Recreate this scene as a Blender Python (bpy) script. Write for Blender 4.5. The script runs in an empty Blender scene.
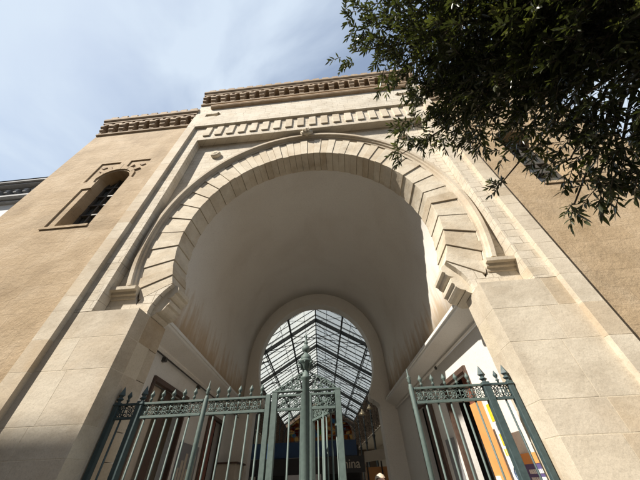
import bpy, bmesh, math, random
from mathutils import Vector, Matrix
from mathutils.geometry import tessellate_polygon
random.seed(7)
S = 0.5                      # authoring unit -> metres
PI = math.pi
sc = bpy.context.scene
COL = sc.collection

# ---------------------------------------------------------------- helpers
def link(o, parent=None):
    COL.objects.link(o)
    if parent: o.parent = parent
    return o
def tag(o, label=None, cat=None, group=None, kind=None):
    if label: o['label'] = label
    if cat: o['category'] = cat
    if group: o['group'] = group
    if kind: o['kind'] = kind
    return o
def thing(name, label, cat, loc=(0, 0, 0), group=None, rz=0):
    o = bpy.data.objects.new(name, None)
    o.empty_display_size = 0.1
    o.location = Vector(loc) * S; o.rotation_euler = (0, 0, rz)
    link(o)
    return tag(o, label, cat, group)

class MB:
    """collects geometry in authoring units; build() links it as one mesh object"""
    def __init__(self):
        self.v = []; self.f = []; self.t = []; self.uv = []
    def add(self, vs, fs, tint=None):
        b = len(self.v); self.v += [tuple(p) for p in vs]
        t = random.random() if tint is None else tint
        for f in fs: self.f.append([b + i for i in f]); self.t.append(t)
    def box(self, x0, x1, y0, y1, z0, z1, tint=None):
        vs = [(x, y, z) for x in (x0, x1) for y in (y0, y1) for z in (z0, z1)]
        self.add(vs, [(0, 1, 3, 2), (4, 6, 7, 5), (0, 4, 5, 1), (2, 3, 7, 6), (0, 2, 6, 4), (1, 5, 7, 3)], tint)
    def obox(self, a, b, w, h, up=(0, 0, 1), tint=None):
        a, b = Vector(a), Vector(b); d = (b - a).normalized(); up = Vector(up)
        s = d.cross(up)
        if s.length < 1e-4: s = d.cross(Vector((1, 0, 0)))
        s.normalize(); u = s.cross(d)
        vs = [p + s * (i * w / 2) + u * (j * h / 2) for p in (a, b) for i, j in ((-1, -1), (1, -1), (1, 1), (-1, 1))]
        self.add(vs, [(0, 1, 2, 3), (7, 6, 5, 4), (0, 4, 5, 1), (1, 5, 6, 2), (2, 6, 7, 3), (3, 7, 4, 0)], tint)
    def tube(self, pts, r, n=6, tint=None, closed=False):
        pts = [Vector(p) for p in pts]; N = len(pts); rr = r if isinstance(r, (list, tuple)) else [r] * N
        rings = []; prev = None
        for i, p in enumerate(pts):
            if closed: d = pts[(i + 1) % N] - pts[i - 1]
            else: d = pts[min(i + 1, N - 1)] - pts[max(i - 1, 0)]
            d.normalize()
            if prev is None:
                s = d.cross(Vector((0, 1, 0)))
                if s.length < .05: s = d.cross(Vector((1, 0, 0)))
            else: s = prev - d * prev.dot(d)
            s.normalize(); prev = s; u = d.cross(s)
            rings.append([p + (s * math.cos(2 * PI * k / n) + u * math.sin(2 * PI * k / n)) * rr[i] for k in range(n)])
        vs = [v for r_ in rings for v in r_]; fs = []
        M = N if closed else N - 1
        for i in range(M):
            j = (i + 1) % N
            for k in range(n): fs.append((i * n + k, i * n + (k + 1) % n, j * n + (k + 1) % n, j * n + k))
        if not closed: fs += [tuple(range(n))[::-1], tuple((N - 1) * n + k for k in range(n))]
        self.add(vs, fs, tint)
    def lathe(self, c, prof, n=12, tint=None):
        c = Vector(c); vs = []; fs = []
        for r, z in prof:
            for k in range(n): vs.append(c + Vector((r * math.cos(2 * PI * k / n), r * math.sin(2 * PI * k / n), z)))
        for i in range(len(prof) - 1):
            for k in range(n): fs.append((i * n + k, i * n + (k + 1) % n, (i + 1) * n + (k + 1) % n, (i + 1) * n + k))
        fs += [tuple(range(n))[::-1], tuple((len(prof) - 1) * n + k for k in range(n))]
        self.add(vs, fs, tint)
    def plate(self, outer, holes, y0, y1, tint=None):
        """polygon in the XZ plane with holes, y0 (front) to y1 (back)"""
        polys = [outer] + list(holes)
        tr = tessellate_polygon([[Vector((x, z, 0)) for x, z in p] for p in polys])
        flat = [p for q in polys for p in q]; n = len(flat)
        vs = [(x, y0, z) for x, z in flat] + [(x, y1, z) for x, z in flat]; fs = []
        for a, b, c in tr: fs += [(a, b, c), (n + c, n + b, n + a)]
        k = 0
        for p in polys:
            m = len(p)
            for i in range(m): fs.append((k + i, k + (i + 1) % m, n + k + (i + 1) % m, n + k + i))
            k += m
        self.add(vs, fs, tint)
    def prof_y(self, prof, ys, tint=None):
        """open or closed (x,z) profile swept along y values"""
        n = len(prof); vs = [(x, y, z) for y in ys for x, z in prof]; fs = []
        for i in range(len(ys) - 1):
            for k in range(n - 1): fs.append((i * n + k, i * n + k + 1, (i + 1) * n + k + 1, (i + 1) * n + k))
        self.add(vs, fs, tint)
    def prof_x(self, prof, x0, x1, tint=None):
        """closed (y,z) profile swept along x"""
        n = len(prof); vs = [(x, y, z) for x in (x0, x1) for y, z in prof]
        fs = [(k, (k + 1) % n, n + (k + 1) % n, n + k) for k in range(n)] + [tuple(range(n))[::-1], tuple(range(n, 2 * n))]
        self.add(vs, fs, tint)
    def map(self, fn): self.v = [tuple(fn(*p)) for p in self.v]; return self
    def build(self, name, mat, parent=None, smooth=False, bevel=0, origin=None, solid=None):
        me = bpy.data.meshes.new(name)
        me.from_pydata([(x * S, y * S, z * S) for x, y, z in self.v], [], self.f)
        bm = bmesh.new(); bm.from_mesh(me)
        bmesh.ops.recalc_face_normals(bm, faces=bm.faces); bm.to_mesh(me); bm.free()
        a = me.attributes.new('tint', 'FLOAT', 'FACE'); a.data.foreach_set('value', self.t)
        me.materials.append(mat)
        if smooth: me.polygons.foreach_set('use_smooth', [True] * len(me.polygons))
        o = bpy.data.objects.new(name, me); link(o)
        if parent:
            o.parent = parent
            # geometry is authored in world coordinates: cancel the parent's own placement
            if parent.type == 'EMPTY':
                o.matrix_parent_inverse = Matrix.LocRotScale(parent.location, parent.rotation_euler, None).inverted()
            else: o.matrix_parent_inverse = Matrix.Identity(4)
        if bevel:
            m = o.modifiers.new('edge', 'BEVEL'); m.width = bevel; m.segments = 1; m.limit_method = 'ANGLE'; m.angle_limit = math.radians(50)
        if solid:
            m = o.modifiers.new('thick', 'SOLIDIFY'); m.thickness = solid
        return o

def ell(R, k, cz, a0, a1, n, cx=0):
    """points from angle a0 to a1 (degrees, 0 = right, 90 = top)"""
    return [(cx + R * math.cos(math.radians(a0 + (a1 - a0) * i / n)), cz + R * k * math.sin(math.radians(a0 + (a1 - a0) * i / n))) for i in range(n + 1)]

# ---------------------------------------------------------------- materials
def newmat(name):
    m = bpy.data.materials.new(name); m.use_nodes = True
    nt = m.node_tree; nt.nodes.clear()
    out = nt.nodes.new('ShaderNodeOutputMaterial'); b = nt.nodes.new('ShaderNodeBsdfPrincipled')
    nt.links.new(b.outputs[0], out.inputs[0]); return m, nt, b, out
def N(nt, t, **kw):
    n = nt.nodes.new(t)
    for k, v in kw.items():
        if k.startswith('i_'):
            key = k[2:]; key = int(key) if key.isdigit() else key.replace('_', ' ')
            n.inputs[key].default_value = v
        else: setattr(n, k, v)
    return n
def ramp(nt, stops):
    r = nt.nodes.new('ShaderNodeValToRGB'); e = r.color_ramp.elements
    while len(e) < len(stops): e.new(.5)
    for el, (p, c) in zip(e, stops): el.position = p; el.color = (*c, 1) if len(c) == 3 else c
    return r
def mixc(nt, a, b, fac, mode='MIX'):
    m = N(nt, 'ShaderNodeMix', data_type='RGBA', blend_type=mode)
    for s, v in ((m.inputs[6], a), (m.inputs[7], b), (m.inputs[0], fac)):
        if hasattr(v, 'is_linked') or hasattr(v, 'links'): nt.links.new(v, s)
        else: s.default_value = (*v, 1) if isinstance(v, tuple) and len(v) == 3 else v
    return m.outputs[2]

def stone(name, c1, c2, c3, rough=.85, tintw=.5, scale=2.0, bump=.35, brick=None, mortar=(.2, .17, .13), stain=.35, streak=False, msize=.008):
    """limestone: per-block tint, clouds of colour, pits, optional coursed joints"""
    m, nt, b, out = newmat(name); L = nt.links.new
    tc = N(nt, 'ShaderNodeTexCoord'); at = N(nt, 'ShaderNodeAttribute', attribute_name='tint')
    n1 = N(nt, 'ShaderNodeTexNoise', i_Scale=scale, i_Detail=7.0, i_Roughness=.52, i_Distortion=.6); L(tc.outputs['Object'], n1.inputs['Vector'])
    col = ramp(nt, [(.32, c1), (.5, c2), (.68, c3)]); L(n1.outputs[0], col.inputs[0])
    tr = ramp(nt, [(0, c1), (.25, c3), (.5, c2), (.8, c3), (1, c1)]); L(at.outputs['Fac'], tr.inputs[0])
    c = mixc(nt, col.outputs[0], tr.outputs[0], tintw)
    hgt = None
    if brick:
        sep = N(nt, 'ShaderNodeSeparateXYZ'); L(tc.outputs['Object'], sep.inputs[0])
        ad = N(nt, 'ShaderNodeMath', operation='ADD'); L(sep.outputs[0], ad.inputs[0]); L(sep.outputs[1], ad.inputs[1])
        cmb = N(nt, 'ShaderNodeCombineXYZ'); L(ad.outputs[0], cmb.inputs[0]); L(sep.outputs[2], cmb.inputs[1])
        nw = N(nt, 'ShaderNodeTexNoise', i_Scale=.9, i_Detail=2.0); L(tc.outputs['Object'], nw.inputs['Vector'])
        wob = N(nt, 'ShaderNodeVectorMath', operation='MULTIPLY_ADD'); L(nw.outputs[1], wob.inputs[0]); wob.inputs[1].default_value = (.04, .03, 0); L(cmb.outputs[0], wob.inputs[2])
        br = N(nt, 'ShaderNodeTexBrick', offset=.47, offset_frequency=2, squash=.72, squash_frequency=3)
        L(wob.outputs[0], br.inputs['Vector'])
        br.inputs['Scale'].default_value = 1; br.inputs['Mortar Size'].default_value = msize; br.inputs['Mortar Smooth'].default_value = .35
        br.inputs['Brick Width'].default_value = brick[0]; br.inputs['Row Height'].default_value = brick[1]; br.inputs['Bias'].default_value = 0
        br.inputs['Color1'].default_value = (0, 0, 0, 1); br.inputs['Color2'].default_value = (1, 1, 1, 1); br.inputs['Mortar'].default_value = (.5, .5, .5, 1)
        bt = ramp(nt, [(0, c1), (.3, c3), (.6, c2), (1, c3)]); L(br.outputs['Color'], bt.inputs[0])
        c = mixc(nt, c, bt.outputs[0], .32)
        # joint darkness comes and goes along the wall
        nj = N(nt, 'ShaderNodeTexNoise', i_Scale=1.7, i_Detail=3.0); L(tc.outputs['Object'], nj.inputs['Vector'])
        jr = ramp(nt, [(.35, (.1, .1, .1)), (.62, (.8, .8, .8))]); L(nj.outputs[0], jr.inputs[0])
        ml = N(nt, 'ShaderNodeMath', operation='MULTIPLY'); L(br.outputs['Fac'], ml.inputs[0]); L(jr.outputs[0], ml.inputs[1])
        c = mixc(nt, c, mortar, ml.outputs[0])
        hgt = br.outputs['Fac']
    # grey-brown weathering patches
    n2 = N(nt, 'ShaderNodeTexNoise', i_Scale=.55 * scale, i_Detail=6.0, i_Roughness=.7)
    mp = N(nt, 'ShaderNodeMapping'); L(tc.outputs['Object'], mp.inputs[0]); mp.inputs['Scale'].default_value = (2.2, 2.2, .55) if streak else (1, 1, 1.6)
    mp.inputs['Location'].default_value = (3.1, 7.7, 1.3); L(mp.outputs[0], n2.inputs['Vector'])
    r2 = ramp(nt, [(.47, (0, 0, 0)), (.72, (1, 1, 1))]); L(n2.outputs[0], r2.inputs[0])
    st = N(nt, 'ShaderNodeMath', operation='MULTIPLY'); L(r2.outputs[0], st.inputs[0]); st.inputs[1].default_value = stain
    c = mixc(nt, c, tuple(x * .52 for x in c1), st.outputs[0])
    # fine grain and pits
    n3 = N(nt, 'ShaderNodeTexNoise', i_Scale=38.0, i_Detail=5.0, i_Roughness=.7); L(tc.outputs['Object'], n3.inputs['Vector'])
    g = ramp(nt, [(.3, (.84, .84, .84)), (.5, (1, 1, 1)), (.75, (1.04, 1.04, 1.04))]); L(n3.outputs[0], g.inputs[0])
    c = mixc(nt, c, g.outputs[0], 1.0, 'MULTIPLY')
    L(c, b.inputs['Base Color']); b.inputs['Roughness'].default_value = rough
    b.inputs['Specular IOR Level'].default_value = .25
    n4 = N(nt, 'ShaderNodeTexNoise', i_Scale=9.0, i_Detail=9.0, i_Roughness=.68); L(tc.outputs['Object'], n4.inputs['Vector'])
    bp = N(nt, 'ShaderNodeBump', i_Strength=bump, i_Distance=.03); L(n4.outputs[0], bp.inputs['Height'])
    nrm = bp.outputs[0]
    if hgt is not None:
        b2 = N(nt, 'ShaderNodeBump', invert=True, i_Strength=.6, i_Distance=.012); L(hgt, b2.inputs['Height']); L(nrm, b2.inputs['Normal']); nrm = b2.outputs[0]
    L(nrm, b.inputs['Normal']); return m

def paint(name, c, rough=.5, metal=0, var=.12, scale=6, bump=.08, spec=.5):
    m, nt, b, out = newmat(name); L = nt.links.new
    tc = N(nt, 'ShaderNodeTexCoord'); n1 = N(nt, 'ShaderNodeTexNoise', i_Scale=float(scale), i_Detail=6.0, i_Roughness=.65); L(tc.outputs['Object'], n1.inputs['Vector'])
    lo = tuple(x * (1 - var) for x in c); hi = tuple(min(1, x * (1 + var)) for x in c)
    r = ramp(nt, [(.3, lo), (.7, hi)]); L(n1.outputs[0], r.inputs[0]); L(r.outputs[0], b.inputs['Base Color'])
    rr = ramp(nt, [(.3, (rough * .8,) * 3), (.7, (min(1, rough * 1.2),) * 3)]); L(n1.outputs[0], rr.inputs[0]); L(rr.outputs[0], b.inputs['Roughness'])
    b.inputs['Metallic'].default_value = metal; b.inputs['Specular IOR Level'].default_value = spec
    bp = N(nt, 'ShaderNodeBump', i_Strength=bump, i_Distance=.01); L(n1.outputs[0], bp.inputs['Height']); L(bp.outputs[0], b.inputs['Normal'])
    return m

CREAM = ((.47, .40, .30), (.60, .54, .445), (.66, .61, .52))
M = {}
M['portal'] = stone('cream_ashlar', *CREAM, brick=(.42, .185), stain=.36, scale=1.6, tintw=.25, mortar=(.27, .22, .16))
M['block'] = stone('cream_block', (.44, .335, .215), (.53, .46, .365), (.63, .57, .465), stain=.55, scale=1.0, tintw=.62, streak=False, bump=.28)
M['vous'] = stone('voussoir_stone', (.46, .37, .26), (.58, .51, .40), (.65, .59, .485), stain=.42, scale=2.2, tintw=.5)
M['tan'] = stone('tan_sandstone', (.32, .23, .135), (.415, .31, .195), (.49, .385, .265), brick=(.62, .33), stain=.42, scale=1.3, tintw=.1, mortar=(.34, .25, .16), msize=.004, bump=.6)
M['brown'] = stone('brown_cornice_stone', (.24, .165, .11), (.36, .27, .185), (.44, .345, .245), stain=.45, scale=4, tintw=.5)
M['orange'] = stone('ochre_ledge_stone', (.37, .25, .155), (.48, .35, .23), (.54, .42, .29), stain=.25, scale=3, tintw=.3)
M['mortar'] = stone('old_mortar', (.14, .11, .08), (.2, .16, .12), (.24, .2, .15), stain=.2)
M['mortar_l'] = stone('pale_mortar', (.48, .41, .30), (.56, .49, .38), (.62, .55, .44), stain=.2)
M['plaster'] = stone('grey_plaster', (.68, .645, .59), (.73, .70, .65), (.75, .725, .675), stain=.05, scale=.55, tintw=0, bump=.05)
M['plaster_w'] = stone('white_plaster_wall', (.64, .62, .58), (.70, .685, .65), (.73, .715, .68), stain=.07, scale=.8, tintw=0, bump=.05)
M['trim_w'] = paint('white_plaster_trim', (.70, .69, .66), .7, var=.06, spec=.3)
M['gate'] = paint('grey_green_gate_paint', (.085, .12, .11), .62, var=.16, scale=22, bump=.12)
M['gate_shade'] = paint('shade_darkened_gate_paint', (.04, .066, .07), .6, var=.2, scale=22, bump=.12)  # copy of the gate paint, darkened to put the pier's shade into the colour
M['iron'] = paint('dark_roof_iron', (.018, .021, .022), .75, var=.2)
M['wood'] = paint('brown_frame_wood', (.09, .055, .04), .55, var=.3, scale=14)
M['redwood'] = paint('reddish_door_wood', (.20, .07, .045), .5, var=.3, scale=12)
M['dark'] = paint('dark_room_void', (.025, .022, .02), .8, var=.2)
M['beige'] = paint('beige_panel', (.50, .44, .36), .7, var=.08)
M['grey'] = paint('grey_panel', (.22, .22, .23), .6, var=.1)
M['shutter'] = paint('white_window_slats', (.62, .60, .57), .6, var=.12)
M['steel'] = paint('dark_window_iron', (.06, .055, .05), .6, var=.2)
M['orange_p'] = paint('orange_banner', (.66, .30, .10), .6, var=.05)
M['yellow'] = paint('yellow_print', (.85, .55, .03), .5, var=.03)
M['purple'] = paint('purple_print', (.10, .085, .22), .5, var=.08)
M['white'] = paint('white_print', (.78, .78, .76), .5, var=.03)
M['black'] = paint('black_board', (.02, .02, .024), .45, var=.1)
M['blue'] = paint('blue_board', (.02, .06, .15), .5, var=.12)
M['brass'] = paint('aged_brass', (.45, .36, .24), .35, metal=.7, var=.15)
M['paving'] = stone('pale_paving', (.12, .11, .10), (.15, .14, .125), (.18, .168, .15), stain=.3, scale=1.0, tintw=0)
M['floor'] = stone('pale_floor_stone', (.50, .475, .43), (.58, .555, .51), (.62, .595, .55), rough=.5, stain=.15, scale=1.0, tintw=0, bump=.03)
M['louver'] = paint('brown_louvre', (.11, .075, .05), .65, var=.3, scale=3)
M['zinc'] = paint('grey_slate', (.07, .075, .085), .6, var=.25, scale=4)
M['stonegrey'] = paint('weathered_grey_stone', (.30, .31, .32), .7, var=.3, scale=5)
M['pale'] = paint('pale_grey_render', (.55, .56, .56), .7, var=.12, scale=3)

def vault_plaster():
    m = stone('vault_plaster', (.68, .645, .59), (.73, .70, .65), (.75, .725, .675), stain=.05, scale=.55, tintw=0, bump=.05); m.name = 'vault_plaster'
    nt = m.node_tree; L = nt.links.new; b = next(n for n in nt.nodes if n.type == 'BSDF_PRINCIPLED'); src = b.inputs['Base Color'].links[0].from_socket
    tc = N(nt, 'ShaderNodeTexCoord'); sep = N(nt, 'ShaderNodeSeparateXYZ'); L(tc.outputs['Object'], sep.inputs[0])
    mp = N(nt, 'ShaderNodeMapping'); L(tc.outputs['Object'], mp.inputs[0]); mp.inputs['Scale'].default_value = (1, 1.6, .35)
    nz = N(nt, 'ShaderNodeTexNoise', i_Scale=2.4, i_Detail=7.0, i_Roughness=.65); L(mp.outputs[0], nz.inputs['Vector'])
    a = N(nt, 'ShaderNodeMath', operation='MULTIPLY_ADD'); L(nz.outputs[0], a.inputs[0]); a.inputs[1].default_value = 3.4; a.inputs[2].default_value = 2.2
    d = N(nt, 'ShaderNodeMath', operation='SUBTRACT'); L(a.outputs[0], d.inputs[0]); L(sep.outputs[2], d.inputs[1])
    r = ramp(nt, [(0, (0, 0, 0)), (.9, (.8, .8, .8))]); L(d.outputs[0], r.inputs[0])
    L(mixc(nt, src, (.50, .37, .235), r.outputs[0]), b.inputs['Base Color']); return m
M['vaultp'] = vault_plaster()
# glass of the hall roof: frosted, lets daylight through
m, nt, b, out = newmat('frosted_roof_glass'); L = nt.links.new
tr = N(nt, 'ShaderNodeBsdfTranslucent', i_Color=(.31, .32, .30, 1)); tp = N(nt, 'ShaderNodeBsdfTransparent', i_Color=(.86, .9, .89, 1))
tc = N(nt, 'ShaderNodeTexCoord'); nz = N(nt, 'ShaderNodeTexNoise', i_Scale=1.2, i_Detail=5.0); L(tc.outputs['Object'], nz.inputs['Vector'])
r = ramp(nt, [(.35, (.12, .12, .12)), (.7, (.32, .32, .32))]); L(nz.outputs[0], r.inputs[0])
mx = N(nt, 'ShaderNodeMixShader'); L(r.outputs[0], mx.inputs[0]); L(tr.outputs[0], mx.inputs[1]); L(tp.outputs[0], mx.inputs[2])
b.inputs['Base Color'].default_value = (.6, .63, .62, 1); b.inputs['Roughness'].default_value = .35
mx2 = N(nt, 'ShaderNodeMixShader', i_0=.12); L(mx.outputs[0], mx2.inputs[1]); L(b.outputs[0], mx2.inputs[2]); L(mx2.outputs[0], out.inputs[0])
M['roofglass'] = m
# clear pane
m, nt, b, out = newmat('window_pane'); L = nt.links.new
b.inputs['Base Color'].default_value = (.12, .13, .14, 1); b.inputs['Roughness'].default_value = .08; tp = N(nt, 'ShaderNodeBsdfTransparent', i_Color=(.8, .85, .85, 1))
mx = N(nt, 'ShaderNodeMixShader', i_0=.6); L(b.outputs[0], mx.inputs[1]); L(tp.outputs[0], mx.inputs[2]); L(mx.outputs[0], out.inputs[0])
M['pane'] = m
# stained glass
m, nt, b, out = newmat('stained_glass'); L = nt.links.new
tc = N(nt, 'ShaderNodeTexCoord'); vo = N(nt, 'ShaderNodeTexVoronoi', i_Scale=1.9); L(tc.outputs['Object'], vo.inputs['Vector'])
sp = N(nt, 'ShaderNodeSeparateColor'); L(vo.outputs['Color'], sp.inputs[0])
r = ramp(nt, [(0, (.25, .13, .05)), (.3, (.16, .07, .03)), (.55, (.34, .25, .13)), (.72, (.13, .045, .03)), (.86, (.10, .16, .2)), (.94, (.12, .2, .06))]); r.color_ramp.interpolation = 'CONSTANT'; L(sp.outputs[0], r.inputs[0])
tl = N(nt, 'ShaderNodeBsdfTranslucent'); L(r.outputs[0], tl.inputs[0]); tp = N(nt, 'ShaderNodeBsdfTransparent'); L(r.outputs[0], tp.inputs[0])
mx = N(nt, 'ShaderNodeMixShader', i_0=.25); L(tl.outputs[0], mx.inputs[1]); L(tp.outputs[0], mx.inputs[2]); L(mx.outputs[0], out.inputs[0])
M['stained'] = m
# leaves
def leafmat(name, a, bcol, ccol):
    m, nt, b, out = newmat(name); L = nt.links.new
    at = N(nt, 'ShaderNodeAttribute', attribute_name='tint'); r = ramp(nt, [(0, a), (.55, bcol), (1, ccol)]); L(at.outputs['Fac'], r.inputs[0])
    L(r.outputs[0], b.inputs['Base Color']); b.inputs['Roughness'].default_value = .27; b.inputs['Specular IOR Level'].default_value = .6
    tl = N(nt, 'ShaderNodeBsdfTranslucent'); mu = mixc(nt, r.outputs[0], (1.3, 1.4, .5), 1.0, 'MULTIPLY'); L(mu, tl.inputs[0])
    mx = N(nt, 'ShaderNodeMixShader', i_0=.3); L(b.outputs[0], mx.inputs[1]); L(tl.outputs[0], mx.inputs[2]); L(mx.outputs[0], out.inputs[0]); return m
M['leaf'] = leafmat('evergreen_leaf', (.026, .031, .016), (.05, .058, .027), (.14, .145, .06))
M['bark'] = stone('grey_bark', (.06, .045, .03), (.10, .08, .055), (.14, .115, .085), scale=6, stain=.4, streak=True)

# ---------------------------------------------------------------- facade: central portal
GZ = -3.2
portal = thing('stone_portal', 'tall cream limestone portal block framing the big horseshoe arch', 'portal', (0, 1, GZ))
# outer strip: front skin of separate courses over a recessed core
def courses(mb, x0, x1, y0, y1, zs, rnd, gap=.008, core=True, minw=.7, maxw=2.2):
    """ashlar blocks between the z levels; vertical joints at random"""
    for z0, z1 in zip(zs[:-1], zs[1:]):
        x = x0
        while x < x1 - .01:
            w = rnd.uniform(minw, maxw)
            xe = x + w
            if x1 - xe < minw * .7: xe = x1
            g = gap
            d = rnd.uniform(0, .003)
            mb.box(x + (g if x > x0 else 0), xe - (g if xe < x1 else 0), y0 + d, y1, z0 + g, z1 - g, rnd.random()); x = xe
rnd = random.Random(3)
zs = [GZ, -2.1, -1.1, -.15, .72, 1.46, 2.9, 3.95, 5.03]
z = zs[-1]
while z < 19.8:
    z += rnd.uniform(.55, .95); zs.append(z)
zs = [q for q in zs if q < 20.2] + [20.75]
for s in (-1, 1):
    sub = MB(); courses(sub, 8.75, 9.4, 0, .45, zs, rnd, minw=.65, maxw=.66)
    sub.map(lambda x, y, z: (s * x, y, z)); so1 = sub.build('outer_strip', M['block'], portal, bevel=.0015)
    sub = MB(); sub.box(*sorted((s * 8.753, s * 9.397)), .0045, .44, GZ, 20.74); sub.build('joint_mortar', M['mortar_l'], so1)
# top field above the frame
mb = MB()
slotL = [(-8.45, 22.5), (-7.55, 22.5), (-7.5, 22.3), (-7.1, 22.7), (-7.5, 23.3), (-7.55, 23.05), (-8.45, 23.0)]
slotR = [(-x, z) for x, z in slotL][::-1]
mb.plate([(-9.4, 20.76), (9.4, 20.76), (9.4, 24.95), (-9.4, 24.95)], [slotL, slotR], 0, .3)
mb.box(-9.395, 9.395, .31, 3.2, 20.8, 27.2); mb.box(-9.39, -8.8, .46, 3.2, GZ, 20.79); mb.box(8.8, 9.39, .46, 3.2, GZ, 20.79)
mb.build('upper_wall', M['portal'], portal)
# second strip with the row of raised dentil blocks, plus piers of big blocks
mb = MB()
mb.plate([(-9.0, 5.06), (-8.05, 5.06), (-8.05, 18.72), (8.05, 18.72), (8.05, 5.06), (9.0, 5.06), (9.0, 21.2), (-9.0, 21.2)], [], .2, .7)
mb.build('inner_strip', M['portal'], portal)
mb = MB(); rd = random.Random(11)
n = 18; p = 15.9 / n
for i in range(n):
    x = -7.95 + p * (i + .5)
    mb.box(x - .25, x + .25, .10, .24, 19.2 + rd.uniform(-.015, .015), 20.5, rd.random())
mb.build('dentil_row', M['vous'], portal, bevel=.008)
for s in (-1, 1):
    mb = MB(); mb.box(6.153, 8.98, .2045, 1.56, GZ, 5.03, .5)
    mb.map(lambda x, y, z: (s * x, y, z)); core = mb.build('pier', M['mortar_l'], portal)
    mb = MB()
    zz = [GZ, -2.1, -1.1, -.15, .72, 1.46, 2.95, 4.02, 5.05]
    vj = [[7.9], [7.3, 8.4], [7.7], [7.55], [7.75, 8.75], [7.6], [7.8, 8.85], [8.2]]
    for (z0, z1), js in zip(zip(zz[:-1], zz[1:]), vj):
        xs = [6.15] + js + [9.02]
        for a, b_ in zip(xs[:-1], xs[1:]):
            g = .011; d = rd.uniform(0, .003)
            # the corner block carries through the reveal
            mb.box(a + (g if a > 6.2 else 0), b_ - g, .2 + d, .85 if a < 6.2 else .5, z0 + g, z1 - g, rd.random())
        mb.box(6.15 + rd.uniform(0, .01), 6.6, .872, (1.6 if s > 0 else 2.05), z0 + g, z1 - g, rd.random())
    mb.map(lambda x, y, z: (s * x, y, z)); mb.build('facing_stones', M['block'], core, bevel=.0015)
# spandrel
CZ, R1, K1, R2, K2 = 9.27, 6.22, 1.10, 7.55, 1.14
arc_out = ell(R2 + .04, K2, CZ, -26, 206, 90)
lowR = [(6.17, 5.0), (6.22, 5.16), (6.21, 5.36), (6.15, 5.6), (6.05, 5.85), (5.9, 6.1), (5.66, 6.40)]
mb = MB()
inner = [(x, z) for x, z in [(5.66, 6.40), (6.7, 6.05)]] + arc_out + [(-6.7, 6.05), (-5.66, 6.40)]
outer = [(8.3, 4.95), (8.3, 19.0), (-8.3, 19.0), (-8.3, 4.95)] + [(-x, z) for x, z in lowR] + inner[::-1][1:-1] + lowR[::-1]
mb.plate(outer, [], .72, 1.05)
mb.build('spandrel', M['portal'], portal)
mb = MB(); mb.plate([(8.3, 4.95), (8.3, 19.0), (-8.3, 19.0), (-8.3, 4.95)] + [(-6.7, 4.95), (-6.9, 6.4)] + ell(R2 - .1, K2, CZ, 206, -26, 60) + [(6.9, 6.4), (6.7, 4.95)], [], 1.06, 1.8)
mb.build('core_wall', M['mortar'], portal)
# voussoir ring, stones alternately proud
A0, A1 = -24.4, 204.4
mb = MB(); npair = 30; rv = random.Random(5)
for i in range(npair * 2):
    a0 = A0 + (A1 - A0) * i / (npair * 2); a1 = A0 + (A1 - A0) * (i + 1) / (npair * 2)
    proud = i % 2 == 0
    g = .07
    ri = R1 - (.03 if proud else -.0) + rv.uniform(-.01, .01); ro = R2 + (.0 if proud else -.06)
    y0 = (.67 if proud else .712) + rv.uniform(-.012, .012)
    pin = ell(ri, K1, CZ, a0 + g, a1 - g, 2); pou = ell(ro, K2, CZ, a1 - g, a0 + g, 2)
    # soffit depth differs slightly left/right, as the back of the arch is not square to the front
    yb = 2.02 + .02 * (pin[1][0])
    mb.plate(pin + pou, [], y0, yb, rv.random())
mb.build('voussoir_ring', M['vous'], portal, bevel=.007)
mb = MB()
mb.plate(ell(R1 + .09, K1, CZ, A0 + .3, A1 - .3, 80) + ell(R2 + .3, K2, CZ, A1 - .3, A0 + .3, 80), [], .80, 1.6)
mb.build('ring_core', M['mortar'], portal)
# hood moulding round the arch with its horizontal returns
mb = MB(); hn = 90
a0h, a1h = -19.2, 199.2
prof = [(7.50, .74), (7.52, .68), (7.62, .66), (7.64, .56), (7.70, .53), (7.72, .44), (7.87, .43), (7.92, .48), (7.95, .74)]
vs = []; fs = []
for i in range(hn + 1):
    a = math.radians(a0h + (a1h - a0h) * i / hn)
    for r_, y in prof: vs.append((r_ * math.cos(a), y, CZ + r_ * 1.158 * math.sin(a)))
m_ = len(prof)
for i in range(hn):
    for k in range(m_): fs.append((i * m_ + k, i * m_ + (k + 1) % m_, (i + 1) * m_ + (k + 1) % m_, (i + 1) * m_ + k))
fs += [tuple(range(m_)), tuple(hn * m_ + k for k in range(m_))]
mb.add(vs, fs, .5)
for s in (-1, 1):
    a, b_ = sorted((s * 6.98, s * 8.28))
    mb.prof_x([(.74, 5.78), (.68, 5.79), (.66, 5.92), (.58, 5.96), (.56, 6.08), (.41, 6.10), (.40, 6.24), (.46, 6.28), (.74, 6.29)], a, b_, .4 + .2 * s)
mb.build('hood_moulding', M['block'], portal)
# stepped corbels under the two ends of the arch
for s in (-1, 1):
    c1 = [(5.62, 6.46), (5.50, 6.38), (5.44, 6.26), (5.44, 6.12), (5.54, 6.06)] + [(5.54 + .26 * (1 - math.cos(t)) , 6.06 - .22 * math.sin(t)) for t in (.35, .7, 1.05, 1.4, 1.57)] + \
        [(5.66, 5.80), (5.62, 5.72), (5.62, 5.58), (5.70, 5.52)] + [(5.70 + .34 * (1 - math.cos(t)), 5.52 - .30 * math.sin(t)) for t in (.35, .7, 1.05, 1.4, 1.57)] + [(6.0, 5.18), (6.15, 5.07), (6.9, 5.07), (6.9, 6.42)]
    mb = MB(); mb.plate([(s * x, z) for x, z in c1], [], .95, 2.02 + .02 * s * 5.7, .3)
    mb.build('corbel', M['vous'], portal, bevel=.006)
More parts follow.
